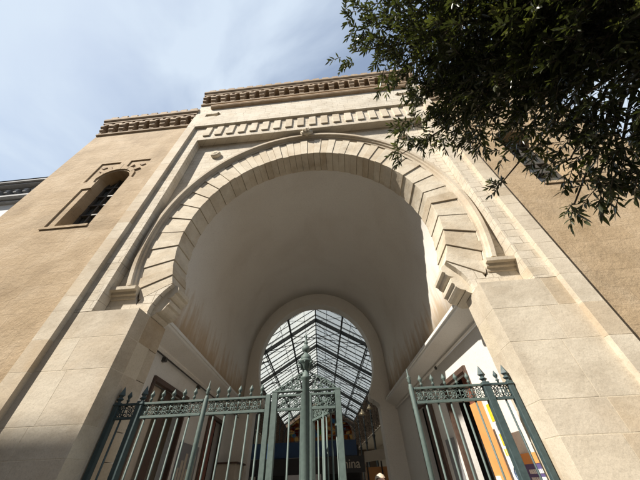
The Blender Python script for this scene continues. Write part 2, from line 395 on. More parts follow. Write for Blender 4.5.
# carved boss on each spandrel and the carved knot at the crown
for s in (-1, 1):
    mb = MB(); vs = []; fs = []
    pr_ = [(.33, .73), (.35, .60), (.33, .52), (.26, .47), (.22, .50), (.15, .46), (.02, .44)]
    for r_, y in pr_:
        for k in range(20): vs.append((s * 6.42 + r_ * math.cos(k * PI / 10) * (1 + .06 * math.cos(k * PI / 2)), y, 17.12 + r_ * math.sin(k * PI / 10)))
    for i in range(6):
        for k in range(20): fs.append((i * 20 + k, i * 20 + (k + 1) % 20, (i + 1) * 20 + (k + 1) % 20, (i + 1) * 20 + k))
    mb.add(vs, fs, .6)
    mb.build('boss', M['vous'], portal, smooth=True)
mb = MB()
mb.plate([(-.62, 18.35), (-.30, 18.62), (-.22, 18.9), (.0, 19.05), (.22, 18.9), (.30, 18.62), (.62, 18.35), (.3, 18.2), (0, 18.05), (-.3, 18.2)], [], .16, .7, .7)
for k in range(7):
    a = k * PI / 3.5; mb.lathe((.24 * math.cos(a) * 1.2, .12, 18.5 + .24 * math.sin(a)), [(.02, -.09), (.1, -.05), (.12, 0), (.1, .06), (.02, .1)], 8, .4)
mb.lathe((0, .08, 18.5), [(.02, -.12), (.13, -.06), (.15, 0), (.12, .07), (.02, .12)], 10, .8)
mb.map(lambda x, y, z: (x * .72, .5 + (y - .5) * .8, 18.5 + (z - 18.5) * .72)); mb.build('crown_carving', M['vous'], portal, smooth=True)
mb = MB(); mb.prof_x([(.02, 24.36), (-.16, 24.34), (-.26, 24.26), (-.28, 24.12), (-.22, 23.98), (-.10, 23.92), (.02, 23.90)], -8.25, 8.3, .5)
mb.build('ledge', M['orange'], portal)

def cornice(x0, x1, yf, z0, parent, seed=1):
    """corbel table, upper band and small battlements"""
    rd = random.Random(seed); n = round((x1 - x0) / .91); p = (x1 - x0) / n
    cm = MB()
    cm.prof_x([(yf + .6, z0 - .02), (yf + .02, z0 - .02), (yf - .12, z0 + .05), (yf - .14, z0 + .20), (yf + .02, z0 + .26), (yf + .6, z0 + .26)], x0 - .1, x1 + .1, .8)
    cm.box(x0 + .05, x1 - .05, yf + .12, yf + 2, z0 + .27, z0 + 2.0, .1)
    for i in range(n + 1):
        x = x0 + p * i; j = rd.uniform(-.012, .012); w = .19
        for a, (zz0, zz1, pr) in enumerate(((.27, .62, .10), (.60, .98, .24), (.96, 1.30, .37))):
            ww = w + .035 * a
            cm.prof_x([(yf + .2, z0 + zz0), (yf - pr + .10, z0 + zz0), (yf - pr, z0 + zz0 + .12), (yf - pr, z0 + zz1), (yf + .2, z0 + zz1)], max(x0 - .08, x + j - ww), min(x1 + .08, x + j + ww), rd.random())
    # little arches between the brackets
    for i in range(n):
        xa = x0 + p * i; xm = xa + p / 2
        arc = [(xm + .20 * math.cos(t), z0 + 1.12 + .24 * math.sin(t)) for t in [PI * k / 8 for k in range(9)]]
        cm.plate([(xa + .12, z0 + 1.12)] + [(xa + .12, z0 + 1.55), (xa + p - .12, z0 + 1.55), (xa + p - .12, z0 + 1.12)] + arc, [], yf - .36, yf + .2, rd.random())
    cm.box(x0 - .1, x1 + .1, yf - .40, yf + .7, z0 + 1.56, z0 + 1.78, .9)
    cm.prof_x([(yf + .7, z0 + 1.79), (yf - .40, z0 + 1.79), (yf - .52, z0 + 1.92), (yf - .54, z0 + 2.14), (yf + .7, z0 + 2.14)], x0 - .14, x1 + .14, .45)
    cm.box(x0 - .12, x1 + .12, yf - .46, yf + .7, z0 + 2.15, z0 + 2.42, .2)
    o = cm.build('cornice', M['brown'], parent, bevel=.006)
    for i in range(n):
        mm = MB(); x = x0 + p * (i + .5); h = rd.uniform(-.02, .02)
        mm.box(x - .29, x + .29, yf - .44, yf + .1, z0 + 2.43, z0 + 2.74 + h, rd.random())
        vs = [(x + a * .29, y, z0 + 2.745 + h) for a in (-1, 1) for y in (yf - .44, yf + .1)] + [(x + a * .14, y, z0 + 2.95 + h) for a in (-1, 1) for y in (yf - .32, yf - .02)]
        mm.add(vs, [(0, 1, 5, 4), (2, 6, 7, 3), (0, 4, 6, 2), (1, 3, 7, 5), (4, 5, 7, 6)], rd.random())
        mm.build('merlon', M['brown'], o, bevel=.004)
cornice(-9.35, 9.35, 0, 24.97, portal, 2)
mb = MB(); mb.box(-9.3, 9.3, .8, 3.2, 27.0, 27.6); mb.build('roof_cap', M['brown'], portal)

# ---------------------------------------------------------------- side wings
def wing(s):
    side = 'left' if s < 0 else 'right'
    w = thing('side_wing', ('tan sandstone wing wall with the fully visible arched window, left of the portal' if s < 0 else 'tan sandstone wing wall on the right of the portal, partly behind the tree'), 'building wing', (s * 13.5, 1, GZ))
    X = lambda p: [(s * x, z) for x, z in p]
    # opening (in mirrored-left coordinates, x positive outward)
    ap = [(11.48, 10.42), (11.48, 15.0)] + [(12.62 + 1.08 * math.cos(t), 15.0 + .95 * math.sin(t)) for t in [PI * k / 12 for k in range(12, -1, -1)]][1:-1] + [(13.78, 15.0), (13.72, 14.6), (13.5, 14.5), (13.5, 13.95), (14.06, 13.9), (14.06, 10.42)]
    ap2 = [(11.55, 10.44), (11.55, 15.0)] + [(12.6 + .98 * math.cos(t), 15.0 + .82 * math.sin(t)) for t in [PI * k / 12 for k in range(12, -1, -1)]][1:-1] + [(13.62, 15.0), (13.62, 10.44)]
    pn1 = [(12.95, 16.15), (12.95, 16.88), (14.4, 16.88), (14.4, 14.58), (13.95, 14.75), (13.9, 15.4), (13.55, 15.95)]
    pn2 = [(12.3, 16.2), (12.3, 16.95), (10.85, 16.95), (10.85, 14.6), (11.3, 14.8), (11.36, 15.45), (11.7, 15.98)]
    mb = MB(); mb.plate(X([(9.42, GZ), (17.65, GZ), (17.65, 21.7), (9.42, 21.7)]), [X(ap), X(pn1), X(pn2)], .35, .455)
    body = mb.build('wall', M['tan'], w)
    mb = MB(); mb.plate(X([(9.42, GZ), (17.64, GZ), (17.64, 21.69), (9.42, 21.69)]), [X(ap2)], .425, 2.1)
    mb.box(*sorted((s * 9.43, s * 17.63)), 3.0, 9.0, GZ, 21.5) if False else None
    mb.box(*sorted((s * 17.0, s * 17.62)), 1.71, 9, GZ, 21.6); mb.box(*sorted((s * 9.43, s * 17.62)), 1.71, 9.0, 21.0, 21.65)
    mb.build('wall_core', M['tan'], w)
    # voussoir joints scored over the arch and small lozenges in the panels
    for a in (35, 62, 90, 118, 145):
        mb = MB(); t = math.radians(a); c, sn = math.cos(t), math.sin(t)
        mb.obox((s * (12.62 + 1.12 * c), .40, 15.0 + 1.0 * sn), (s * (12.62 + 1.75 * c), .40, 15.0 + 1.55 * sn), .035, .12, (0, 1, 0), .1)
        mb.build('carved_joint', M['brown'], body)
    for x, z_ in ((13.95, 16.35), (11.25, 16.4)):
        mb = MB(); mb.plate(X([(x - .22, z_), (x, z_ + .16), (x + .22, z_), (x, z_ - .16)]), [], .37, .424, .1); mb.build('lozenge', M['brown'], body)
    # window: jamb shaft, dark room, frame with slats
    win = MB(); win.box(*sorted((s * 11.2, s * 14.2)), 2.5, 2.6, 10.2, 16.3); wo = win.build('window', M['dark'], w)
    mb = MB(); mb.lathe((s * 13.82, .62, 10.45), [(.17, 0), (.17, .15), (.11, .22), (.11, 3.0), (.17, 3.08), (.12, 3.16), (.2, 3.45), (.2, 3.52)], 14, .7)
    mb.build('jamb_shaft', M['tan'], wo, smooth=True)
    mb = MB(); mb.box(*sorted((s * 11.5, s * 14.15)), .29, .9, 10.26, 10.42); mb.build('sill', M['tan'], wo)
    fr = MB()
    for x in (11.6, 12.28, 12.95, 13.55): fr.box(*sorted((s * (x - .05), s * (x + .05))), 1.05, 1.16, 10.45, 15.7)
    for z_ in (11.2, 12.1, 13.0, 13.9, 14.8): fr.box(*sorted((s * 11.57, s * 13.6)), 1.03, 1.19, z_ - .05, z_ + .05)
    fr.build('frame', M['steel'], wo)
    pn = MB(); pn.box(*sorted((s * 11.56, s * 13.6)), 1.195, 1.21, 10.45, 15.75); pn.build('pane', M['pane'], wo)
    sl = MB(); rd = random.Random(4)
    for k in range(30):
        z_ = 10.55 + k * .11
        for xa, xb in ((11.66, 12.22), (12.34, 12.9)):
            if z_ > 13.2 and xa > 12: continue
            if rd.random() < .12: continue
            sl.add([(s * xa, 1.24, z_), (s * xb, 1.24, z_), (s * xb, 1.32, z_ + .08), (s * xa, 1.32, z_ + .08)], [(0, 1, 2, 3)])
    sl.build('slats', M['shutter'], wo, solid=.006)
    if s < 0: cornice(-17.55, -9.45, .35, 21.72, w, 5)
    else: cornice(9.45, 17.55, .35, 21.72, w, 6)
    return w
wing(-1); wing(1)

# ---------------------------------------------------------------- vaulted passage (runs 5 degrees off square)
SK = -.0895
def shear(x, y, z): return (x + SK * (y - 1.85), y, z)
passage = thing('vaulted_passage', 'plastered barrel-vaulted passage behind the horseshoe arch', 'passage', (-.7, 9, GZ))
YE = 18.7
mb = MB()
vp = [(6.66, 5.46), (6.65, 7.0), (6.64, 9.27)] + ell(6.64, 1.09, 9.27, 4, 176, 48) + [(-6.64, 9.27), (-6.64, 7.0), (-6.64, 5.46)]
ys = [1.62, 2.2] + [2.2 + (YE - 2.2) * i / 8 for i in range(1, 9)]
mb.prof_y(vp, ys, .5); mb.map(shear)
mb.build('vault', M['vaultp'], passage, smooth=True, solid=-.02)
for s in (-1, 1):
    door_holes = [(3.8, 7.8, GZ, 3.74)] if s < 0 else [(5.1, 8.2, GZ, 3.78)]
    door_holes += [(11.6, 15.0, GZ, 3.7)] if s < 0 else [(10.4, 14.0, GZ, 3.75)]
    mb = MB()
    y = 1.62 if s > 0 else 2.07
    segs = []
    for (a, b_, z0, z1) in door_holes:
        segs.append((y, a, GZ)); segs.append((a, b_, z1)); y = b_
    segs.append((y, YE, GZ))
    for a, b_, zb in segs: mb.box(6.95, 7.5, a, b_, zb, 4.72)
    mb.map(lambda x, y, z: shear(s * x, y, z)); mb.build('side_wall', M['plaster_w'], passage)
    mb = MB(); vs = [];
    pr = [(6.97, 4.74), (6.86, 4.66), (6.80, 4.74), (6.86, 4.80), (6.83, 4.86), (6.20, 5.24)]
    mb.prof_y([(s * x, z) for x, z in pr], [(1.62 if s > 0 else 2.07), 6, 12, YE], .5); mb.map(shear)
    mb.build('upper_wall', M['plaster'], passage, solid=.01)
    mb = MB(); pr = [(6.21, 5.225), (6.16, 5.26), (6.13, 5.33), (6.08, 5.345), (6.08, 5.47), (7.1, 5.475)]
    mb.prof_y([(s * x, z) for x, z in pr], [1.87 if s > 0 else 2.1, 6, 12, YE], .5); mb.map(shear)
    mb.build('cornice', M['trim_w'], passage)
    # doorways
    for k, (a, b_, z0, z1) in enumerate(door_holes):
        fr = MB(); t = .14
        fr.box(6.85, 7.07, a - .002, a + t, GZ, z1); fr.box(6.85, 7.07, b_ - t, b_ + .002, GZ, z1); fr.box(6.85, 7.07, a, b_, z1 - t, z1 + .05)
        fr.map(lambda x, y, z: shear(s * x, y, z)); fo = fr.build('door_frame', M['wood'], passage)
        if s < 0 and k == 0:
            d = MB(); d.box(7.25, 7.3, a + t, a + 1.5, GZ, z1 - t); d.map(lambda x, y, z: shear(s * x, y, z)); d.build('panel', M['beige'], fo)
            d = MB(); d.box(7.10, 7.15, a + 1.6, a + 2.3, GZ, z1 - t); d.map(lambda x, y, z: shear(s * x, y, z)); d.build('door_leaf', M['wood'], fo)
        elif k == 1:
            d = MB(); d.box(6.97, 7.05, a + .3, a + 1.7, GZ, z1 - t)
            for zz in (-1.8, -.4, 1.0): d.box(6.93, 6.969, a + .45, a + 1.55, zz, zz + 1.1)
            d.map(lambda x, y, z: shear(s * x, y, z)); d.build('door_leaf', M['redwood'] if s < 0 else M['wood'], fo)
        else:
            d = MB(); d.box(7.25, 7.33, a + .2, a + 1.4, GZ, z1 - t); d.map(lambda x, y, z: shear(s * x, y, z)); d.build('door_leaf', M['redwood'], fo)
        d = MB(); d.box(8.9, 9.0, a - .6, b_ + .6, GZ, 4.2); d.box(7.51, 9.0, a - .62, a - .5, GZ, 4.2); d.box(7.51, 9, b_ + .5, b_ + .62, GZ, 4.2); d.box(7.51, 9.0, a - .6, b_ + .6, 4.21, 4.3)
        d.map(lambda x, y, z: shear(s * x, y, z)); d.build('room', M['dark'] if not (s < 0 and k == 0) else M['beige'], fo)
# end wall with the inner arch
arc = ell(5.58, 1.085, 9.05, -31, 211, 64)
op = [(5.55, GZ), (5.55, 5.5), (4.83, 5.8)] + arc + [(-4.83, 5.8), (-5.55, 5.5), (-5.55, GZ)]
mb = MB(); mb.plate([(7.2, GZ)] + [(7.2, 17.2), (-7.2, 17.2), (-7.2, GZ)] + op[::-1], [], YE, YE + 1.15); mb.map(shear)
mb.build('end_wall', M['plaster'], passage)
for s in (-1, 1):
    mb = MB(); mb.plate([(s * x, z) for x, z in [(5.57, 5.0), (5.5, 5.05), (5.42, 5.2), (5.17, 5.3), (5.12, 5.42), (4.87, 5.5), (4.8, 5.65), (4.8, 5.8), (5.57, 5.8)]], [], YE - .12, YE + 1.25); mb.map(shear)
    mb.build('impost', M['plaster'], passage)
mb = MB()
for s in (-1,):
    mb.tube([shear(s * 6.83, y, 4.60) for y in (2.1, 5, 9, 13, YE - .05)], .035, 6)
    for y in (4.0, 8.6): mb.box(*sorted((shear(-6.94, y, 0)[0] - .03, shear(-6.76, y, 0)[0])), y - .08, y + .08, 4.42, 4.6)
mb.build('cable', M['steel'], passage)

# ---------------------------------------------------------------- street and floor
mb = MB(); g = 900
mb.add([(-g, -g, GZ), (g, -g, GZ), (g, g, GZ), (-g, g, GZ)], [(0, 1, 2, 3)]); o = mb.build('pavement', M['paving']); tag(o, 'pale stone paving of the street and passage', kind='structure')

mb = MB(); mb.add([(-7.6, 1.0, GZ + .008), (7.0, 1.0, GZ + .008), (6, 86, GZ + .008), (-24, 86, GZ + .008)], [(0, 1, 2, 3)]); o = mb.build('passage_floor', M['floor']); tag(o, 'pale polished floor of the passage and hall', kind='structure')

# ---------------------------------------------------------------- market hall beyond
hall = thing('market_hall', 'glass-roofed iron market hall seen through the inner arch', 'market hall', (-2.5, 25, GZ))
def hs(x, y, z): return (x + SK * (y - 1.85) , y, z)
H, HW, EV = 20.0, 10.3, 13.8
Y0, Y1 = 20.0, 86.0
slope = (H - EV) / HW
def rz(dx): return H - slope * abs(dx)
# glass panes between the bars
g = MB(); rd = random.Random(9)
pitch = 1.77; n = int((Y1 - Y0) / pitch)
for s in (-1, 1):
    for i in range(n):
        ya, yb = Y0 + i * pitch, Y0 + (i + 1) * pitch
        for k in range(6):
            xa, xb = HW * k / 6, HW * (k + 1) / 6
            l = rd.uniform(0, .03)
            g.add([(s * xa, ya, rz(xa) + .16 + l), (s * xa, yb, rz(xa) + .16 + l), (s * xb, yb, rz(xb) + .12 + l), (s * xb, ya, rz(xb) + .12 + l)], [(0, 1, 2, 3)], rd.random())
g.map(hs); g.build('roof_glass', M['roofglass'], hall)
g = MB()
for i in range(n + 1):
    y = Y0 + i * pitch
    for s in (-1, 1):
        g.obox(hs(0, y, H + .1), hs(s * HW, y, EV + .1), .08, .10)
        if i % 2 == 0: g.obox(hs(0, y + .28, H + .1), hs(s * HW, y + .28, EV + .1), .035, .06)
for s in (-1, 1):
    for k in range(1, 6):
        x = s * HW * k / 6
        if k in (2, 4): continue
        g.obox(hs(x, Y0, rz(x) + .12), hs(x, Y1, rz(x) + .12), .05, .07)
g.build('glazing_bars', M['iron'], hall)
g = MB()
for x in (0, -3.87, 3.87, -7.7, 7.7, -HW, HW):
    wdt = .2 if x else .26
    g.obox(hs(x, Y0, rz(x) - .02), hs(x, Y1, rz(x) - .02), wdt * .7, wdt)
    if abs(x) in (3.87, 7.7):   # lattice below the purlins
        g.obox(hs(x, Y0, rz(x) - .62), hs(x, Y1, rz(x) - .62), .09, .09)
        y = 29.4
        while y < Y1 - 2:
            g.obox(hs(x, y, rz(x) - .05), hs(x, y + .9, rz(x) - .6), .045, .045); g.obox(hs(x, y + .9, rz(x) - .6), hs(x, y + 1.8, rz(x) - .05), .045, .045); y += 1.8
g.build('purlins', M['iron'], hall)
TY = [21.4 + 10.6 * i for i in range(7)]
for y in TY:
    g = MB()
    for s in (-1, 1):
        g.obox(hs(0, y, H - .12), hs(s * HW, y, EV - .12), .3, .5)
        # raised tie, king post rods, struts
        g.obox(hs(0, y, H - 3.1), hs(s * 7.7, y, rz(7.7) - .2), .07, .09)
        g.obox(hs(s * 3.87, y, rz(3.87) - .3), hs(0, y, H - 3.1), .07, .08)
        g.obox(hs(s * 3.87, y, rz(3.87) - .3), hs(s * 3.87, y, H - 3.1 + .18), .06, .07)
        pts = [hs(s * (HW - 3.2 * (1 - math.cos(t))), y, EV - 3.2 + 3.2 * math.sin(t)) for t in [PI / 2 * k / 6 for k in range(7)]]
        g.tube([Vector(p) for p in pts], .1, 6)
    g.tube([hs(0, y, H - .2), hs(0, y, H - 3.1)], .05, 6)
    g.build('roof_truss', M['iron'], hall)
for y0_, y1_ in zip(TY[:-1], TY[1:]):
    g = MB()
    for s in (-1, 1):
        g.tube([hs(0, y0_, H - .35), hs(s * 7.7, y1_, rz(7.7) - .35)], .03, 5); g.tube([hs(s * 7.7, y0_, rz(7.7) - .35), hs(0, y1_, H - .35)], .03, 5)
    g.build('cross_brace', M['iron'], hall)
for y in TY:
    for s in (-1, 1):
        g = MB(); c = hs(s * HW, y, 0)
        g.lathe((c[0], c[1], GZ), [(.35, 0), (.35, .9), (.22, 1.1), (.18, 9.5), (.3, 9.9), (.2, 10.1), (.18, EV - GZ)], 10); g.build('column', M['iron'], hall, smooth=True)
for s in (-1, 1):
    g = MB(); g.box(*sorted((s * 10.6, s * 10.75)), Y0, Y1, 7.2, EV + .3); g.map(hs); lo = g.build('clerestory', M['louver'], hall)
    g = MB()
    y = Y0 + .4
    while y < Y1:
        for k in range(14):
            z_ = 7.5 + k * .44
            g.add([hs(s * 10.55, y, z_), hs(s * 10.55, y + 1.9, z_), hs(s * 10.3, y + 1.9, z_ + .3), hs(s * 10.3, y, z_ + .3)], [(0, 1, 2, 3)])
        g.obox(hs(s * 10.4, y - .12, 7.2), hs(s * 10.4, y - .12, EV), .12, .2); y += 2.12
    g.build('louvres', M['louver'], lo, solid=.01)
    g = MB(); g.box(*sorted((s * 15.5, s * 15.8)), Y0, Y1, GZ, 7.3); g.box(*sorted((s * 10.5, s * 15.8)), Y0, Y1, 7.21, 7.4); g.map(hs); g.build('aisle_wall', M['beige'], hall)
g = MB(); gp = [(-15.8, GZ), (15.8, GZ), (15.8, 7.4), (HW + .4, 7.4), (HW + .4, EV), (0, H + .3), (-HW - .4, EV), (-HW - .4, 7.4), (-15.8, 7.4)]
wh = [(-9.6, 4.2), (9.6, 4.2), (9.6, 11.0)] + [(9.6 * math.cos(t), 11.0 + 5.4 * math.sin(t)) for t in [PI * k / 16 for k in range(1, 16)]] + [(-9.6, 11.0)]
g.plate(gp, [wh], Y1, Y1 + .6); g.map(hs); gw = g.build('gable_wall', M['louver'], hall)
g = MB(); g.plate(wh, [], Y1 + .3, Y1 + .34); g.map(hs); g.build('stained_window', M['stained'], gw)
g = MB()
for k in range(1, 16):
    x = -9.6 + 1.2 * k; g.obox(hs(x, Y1 + .1, 4.2), hs(x, Y1 + .1, 16.3 - x * x * .055), .16, .12)
for k in range(1, 9): g.obox(hs(-9.5, Y1 + .1, 4.2 + 1.1 * k), hs(9.5, Y1 + .1, 4.2 + 1.1 * k), .1, .14)
g.build('window_bars', M['iron'], gw)
g = MB(); g.box(-15.8, -7.25, Y0, Y0 + .3, GZ, 9); g.box(7.25, 15.8, Y0, Y0 + .3, GZ, 9); g.plate([(-15.8, 9.05), (15.8, 9.05), (HW, EV), (0, H), (-HW, EV)], [], Y0 + .01, Y0 + .3) if False else None
g.map(hs); g.build('front_wall', M['beige'], hall)

def text_mesh(body, size, mat, parent, loc, rot, name='lettering', depth=.004, bold=0.0):
    cu = bpy.data.curves.new(name, 'FONT'); cu.body = body; cu.size = size; cu.extrude = depth; cu.align_x = 'CENTER'; cu.align_y = 'CENTER'; cu.offset = bold
    t = bpy.data.objects.new(name, cu); COL.objects.link(t); bpy.context.view_layer.update()
    me = bpy.data.meshes.new_from_object(t.evaluated_get(bpy.context.evaluated_depsgraph_get())); COL.objects.unlink(t); bpy.data.objects.remove(t)
    me.name = name; me.materials.clear(); me.materials.append(mat)
    o = bpy.data.objects.new(name, me); COL.objects.link(o); o.parent = parent
    if parent.type == 'EMPTY': o.matrix_parent_inverse = Matrix.LocRotScale(parent.location, parent.rotation_euler, None).inverted()
    o.location = Vector(loc) * S; o.rotation_euler = rot; return o

# stall kiosk with blue and black fascia in the middle of the hall
st = thing('market_stall', 'market stall with blue upper board and black sign lettered nina', 'market stall', (-1.6, 24, GZ))
cx_ = -3.0
g = MB(); g.box(cx_ - 5.4, cx_ + 4.75, 22.0, 22.3, 1.95, 3.05); g.build('upper_board', M['blue'], st)
g = MB(); g.box(cx_ - 5.4, cx_ + 5.3, 21.7, 21.95, .80, 1.90); so = g.build('sign_board', M['black'], st)
text_mesh('nina', .44, M['beige'], so, (cx_ + 4.2, 21.68, 1.36), (PI / 2, 0, 0), bold=.004)
g = MB()
for x in (-5.2, -1.8, 1.6, 4.9): g.box(cx_ + x - .1, cx_ + x + .1, 22.31, 22.5, GZ, 1.9)
g.build('posts', M['black'], st)
g = MB(); g.box(cx_ - 5.2, cx_ + 5.0, 22.4, 23.6, GZ, -1.0); g.build('counter', M['redwood'], st)
g = MB(); g.box(cx_ - 5.2, cx_ + 5.0, 25.6, 25.7, GZ, 3.0); g.build('back_panel', M['dark'], st)
# stall on the right aisle
st2 = thing('market_stall', 'market stall with beige curved fascia and orange goods at the right of the hall', 'market stall', (5, 26, GZ))
g = MB(); pts = [(2.4 + .75 * k, 23.2 - .1 * k, 1.5 + .06 * k) for k in range(8)]
for a, b_ in zip(pts[:-1], pts[1:]): g.add([a, b_, (b_[0], b_[1], b_[2] + .75), (a[0], a[1], a[2] + .75)], [(0, 1, 2, 3)])
g.build('fascia', M['beige'], st2, solid=.05)
g = MB(); g.box(2.5, 7.8, 24.2, 24.3, -.2, 1.2); g.build('menu_board', M['orange_p'], st2)
g = MB(); g.box(2.5, 7.8, 23.3, 24.1, GZ, -1.2); g.build('counter', M['redwood'], st2)
g = MB()
for k, x in enumerate((2.6, 3.9, 5.2, 6.5, 7.7)): g.box(x - .06, x + .06, 23.9, 24.05, -1.2, 1.6)
g.build('posts', M['black'], st2)
# hanging lamps
lampspots = [((-.2, 30, 6.2), 'nearest right brass dome lamp hanging in front of the brown louvres'), ((1.3, 38, 8.2), 'higher brass dome lamp hanging farther down the hall'), ((-4.4, 30, 6.2), 'brass dome lamp hanging over the black stall sign'), ((2.6, 27, 5.0), 'brass dome lamp hanging lowest, close to the right pillar')]
for k, (p, lab) in enumerate(lampspots):
    x = p[0] + 3.2; c = (x, p[1], p[2])
    t = thing('pendant_lamp', lab, 'lamp', c, 'brass lamps hanging in the hall')
    g = MB(); g.lathe(c, [(.42, 0), (.40, .06), (.30, .24), (.14, .40), (.08, .52), (.06, .6)], 14); g.build('lamp_shade', M['brass'], t, smooth=True)
    g = MB(); g.tube([(c[0], c[1], c[2] + .55), (c[0], c[1], rz(x - SK * (p[1] - 1.85)) - .1)], .02, 5); g.build('cord', M['iron'], t)

# ---------------------------------------------------------------- iron gate, plane y = 1.05
GY = 1.05
def finial(mb, x, y, z, h=.34, w=.06, tint=.5):
    """turned bud with pointed tip"""
    mb.lathe((x, y, z), [(w * .45, 0), (w * .45, h * .16), (w * .95, h * .24), (w * .45, h * .32), (w * .5, h * .42), (w, h * .55), (w * 1.1, h * .66), (w * .7, h * .78), (w * .55, h * .84), (w * .1, h)], 8, tint)
def spear(mb, x, y, z, h=.46, w=.12):
    mb.lathe((x, y, z), [(w * .5, 0), (w * .5, h * .1), (w * 1.05, h * .2), (w * .5, h * .3), (w * .55, h * .36), (w * 1.0, h * .46), (w * .9, h * .5), (w * .05, h)], 4, .5)
def rosette(mb, x0, x1, z0, z1, y):
    """frieze bay: ring with crossing scrolls"""
    cx, cz = (x0 + x1) / 2, (z0 + z1) / 2; w, h = (x1 - x0) / 2, (z1 - z0) / 2; r = min(w, h) * .46
    mb.tube([(cx + r * math.cos(t), y, cz + r * math.sin(t)) for t in [2 * PI * k / 12 for k in range(12)]], .016, 5, closed=True)
    for sx in (-1, 1):
        for sz in (-1, 1):
            mb.tube([(cx + sx * w * .98, y, cz + sz * h * .45), (cx + sx * w * .62, y, cz + sz * h * .30), (cx + sx * w * .48, y, cz + sz * h * .62), (cx + sx * w * .72, y, cz + sz * h * .86), (cx + sx * w * .98, y, cz + sz * h * .98)], .015, 5)
            mb.tube([(cx + sx * r * .7, y, cz + sz * r * .7), (cx + sx * w * .25, y, cz + sz * h * .75), (cx, y, cz + sz * h * .96)], .015, 5)
    mb.tube([(cx - r * .68, y, cz - r * .68), (cx + r * .68, y, cz + r * .68)], .013, 5); mb.tube([(cx - r * .68, y, cz + r * .68), (cx + r * .68, y, cz - r * .68)], .013, 5)
ZT, ZF0, ZF1 = 2.10, 2.03, 1.74
def panel(parent, x0, x1, bars, mat, fin=True, sub='pickets', tr=None, bayline=True):
    """rails, frieze and pickets between two posts"""
    f = tr or (lambda x, y, z: (x, y, z))
    for za, zb in ((2.04, ZT), (1.67, 1.74), (-.85, -.77), (-2.95, -2.85)):
        r = MB(); r.box(x0, x1, GY - .05, GY + .05, za, zb); r.map(f); r.build('rail', mat, parent, bevel=.003)
    fz = MB(); xs = [x0] + list(bars) + [x1]
    for b_ in bars: fz.box(b_ - .016, b_ + .016, GY - .016, GY + .016, 1.74, 2.04)
    for a, b_ in zip(xs[:-1], xs[1:]):
        if b_ - a > .17: rosette(fz, a + .02, b_ - .02, 1.75, 2.03, GY)
    fz.map(f); fz.build('frieze', mat, parent, smooth=True)
    for b_ in bars:
        p = MB(); p.tube([(b_, GY, -2.9), (b_, GY, 1.68)], .027, 8); p.map(f); po = p.build('picket', mat, parent, smooth=True)
        if fin:
            q = MB(); finial(q, b_, GY, ZT - .005); q.map(f); q.build('finial', mat, po, smooth=True)
def post(parent, x, w, mat, top=2.14, sp=True, tr=None):
    f = tr or (lambda x, y, z: (x, y, z))
    p = MB(); p.box(x - w / 2, x + w / 2, GY - w / 2, GY + w / 2, GZ, top); p.box(x - w / 2 - .02, x + w / 2 + .02, GY - w / 2 - .02, GY + w / 2 + .02, top - .1, top - .05)
    p.map(f); po = p.build('post', mat, parent, bevel=.006)
    if sp:
        q = MB(); spear(q, x, GY, top - .005); q.map(f); q.build('spearhead', mat, po)
def roundpost(parent, x, mat):
    p = MB(); p.lathe((x, GY, GZ), [(.07, 0), (.07, 5.30), (.055, 5.34), (.045, 5.40)], 14); po = p.build('round_post', mat, parent, smooth=True)
    q = MB(); q.lathe((x, GY, 2.2), [(.045, 0), (.03, .05), (.065, .09), (.04, .13), (.07, .17), (.035, .22), (.03, .24), (.005, .44)], 10); q.build('spike', mat, po, smooth=True)
gl = thing('iron_railing', 'fixed iron gate panel in shade-darkened colour with spear-topped posts against the left pier', 'railing', (-5.65, GY, GZ))
post(gl, -6.03, .15, M['gate_shade']); post(gl, -5.26, .20, M['gate_shade']); panel(gl, -5.96, -5.36, [-5.74], M['gate_shade'])
gl2 = thing('iron_railing', 'grey-green iron railing panel in the left half of the archway, ending in a round post', 'railing', (-4.2, GY, GZ))
panel(gl2, -5.16, -3.23, [-4.97, -4.61, -4.26, -3.91, -3.56], M['gate']); roundpost(gl2, -3.155, M['gate'])
gl3 = thing('iron_gate', 'closed grey-green iron gate leaf between the left round post and the centre bay', 'gate', (-2.2, GY, GZ))
panel(gl3, -3.06, -1.25, [-2.81, -2.46, -2.10, -1.74, -1.40], M['gate']); 
p_ = MB(); p_.box(-1.245, -1.10, GY - .06, GY + .06, GZ, 2.13); p_.build('stile', M['gate'], gl3, bevel=.004)
gr = thing('iron_railing', 'iron gate panel in the shade-darkened green with spear-topped posts against the right pier', 'railing', (5.75, GY, GZ))
post(gr, 6.04, .15, M['gate_shade']); post(gr, 5.35, .20, M['gate_shade']); panel(gr, 5.45, 5.96, [5.74], M['gate_shade'])
gr2 = thing('iron_railing', 'green iron railing panel standing alone right of the open gap', 'railing', (4.2, GY, GZ))
panel(gr2, 3.25, 5.25, [3.50, 3.85, 4.20, 4.55, 4.90], M['gate']); roundpost(gr2, 3.17, M['gate'])
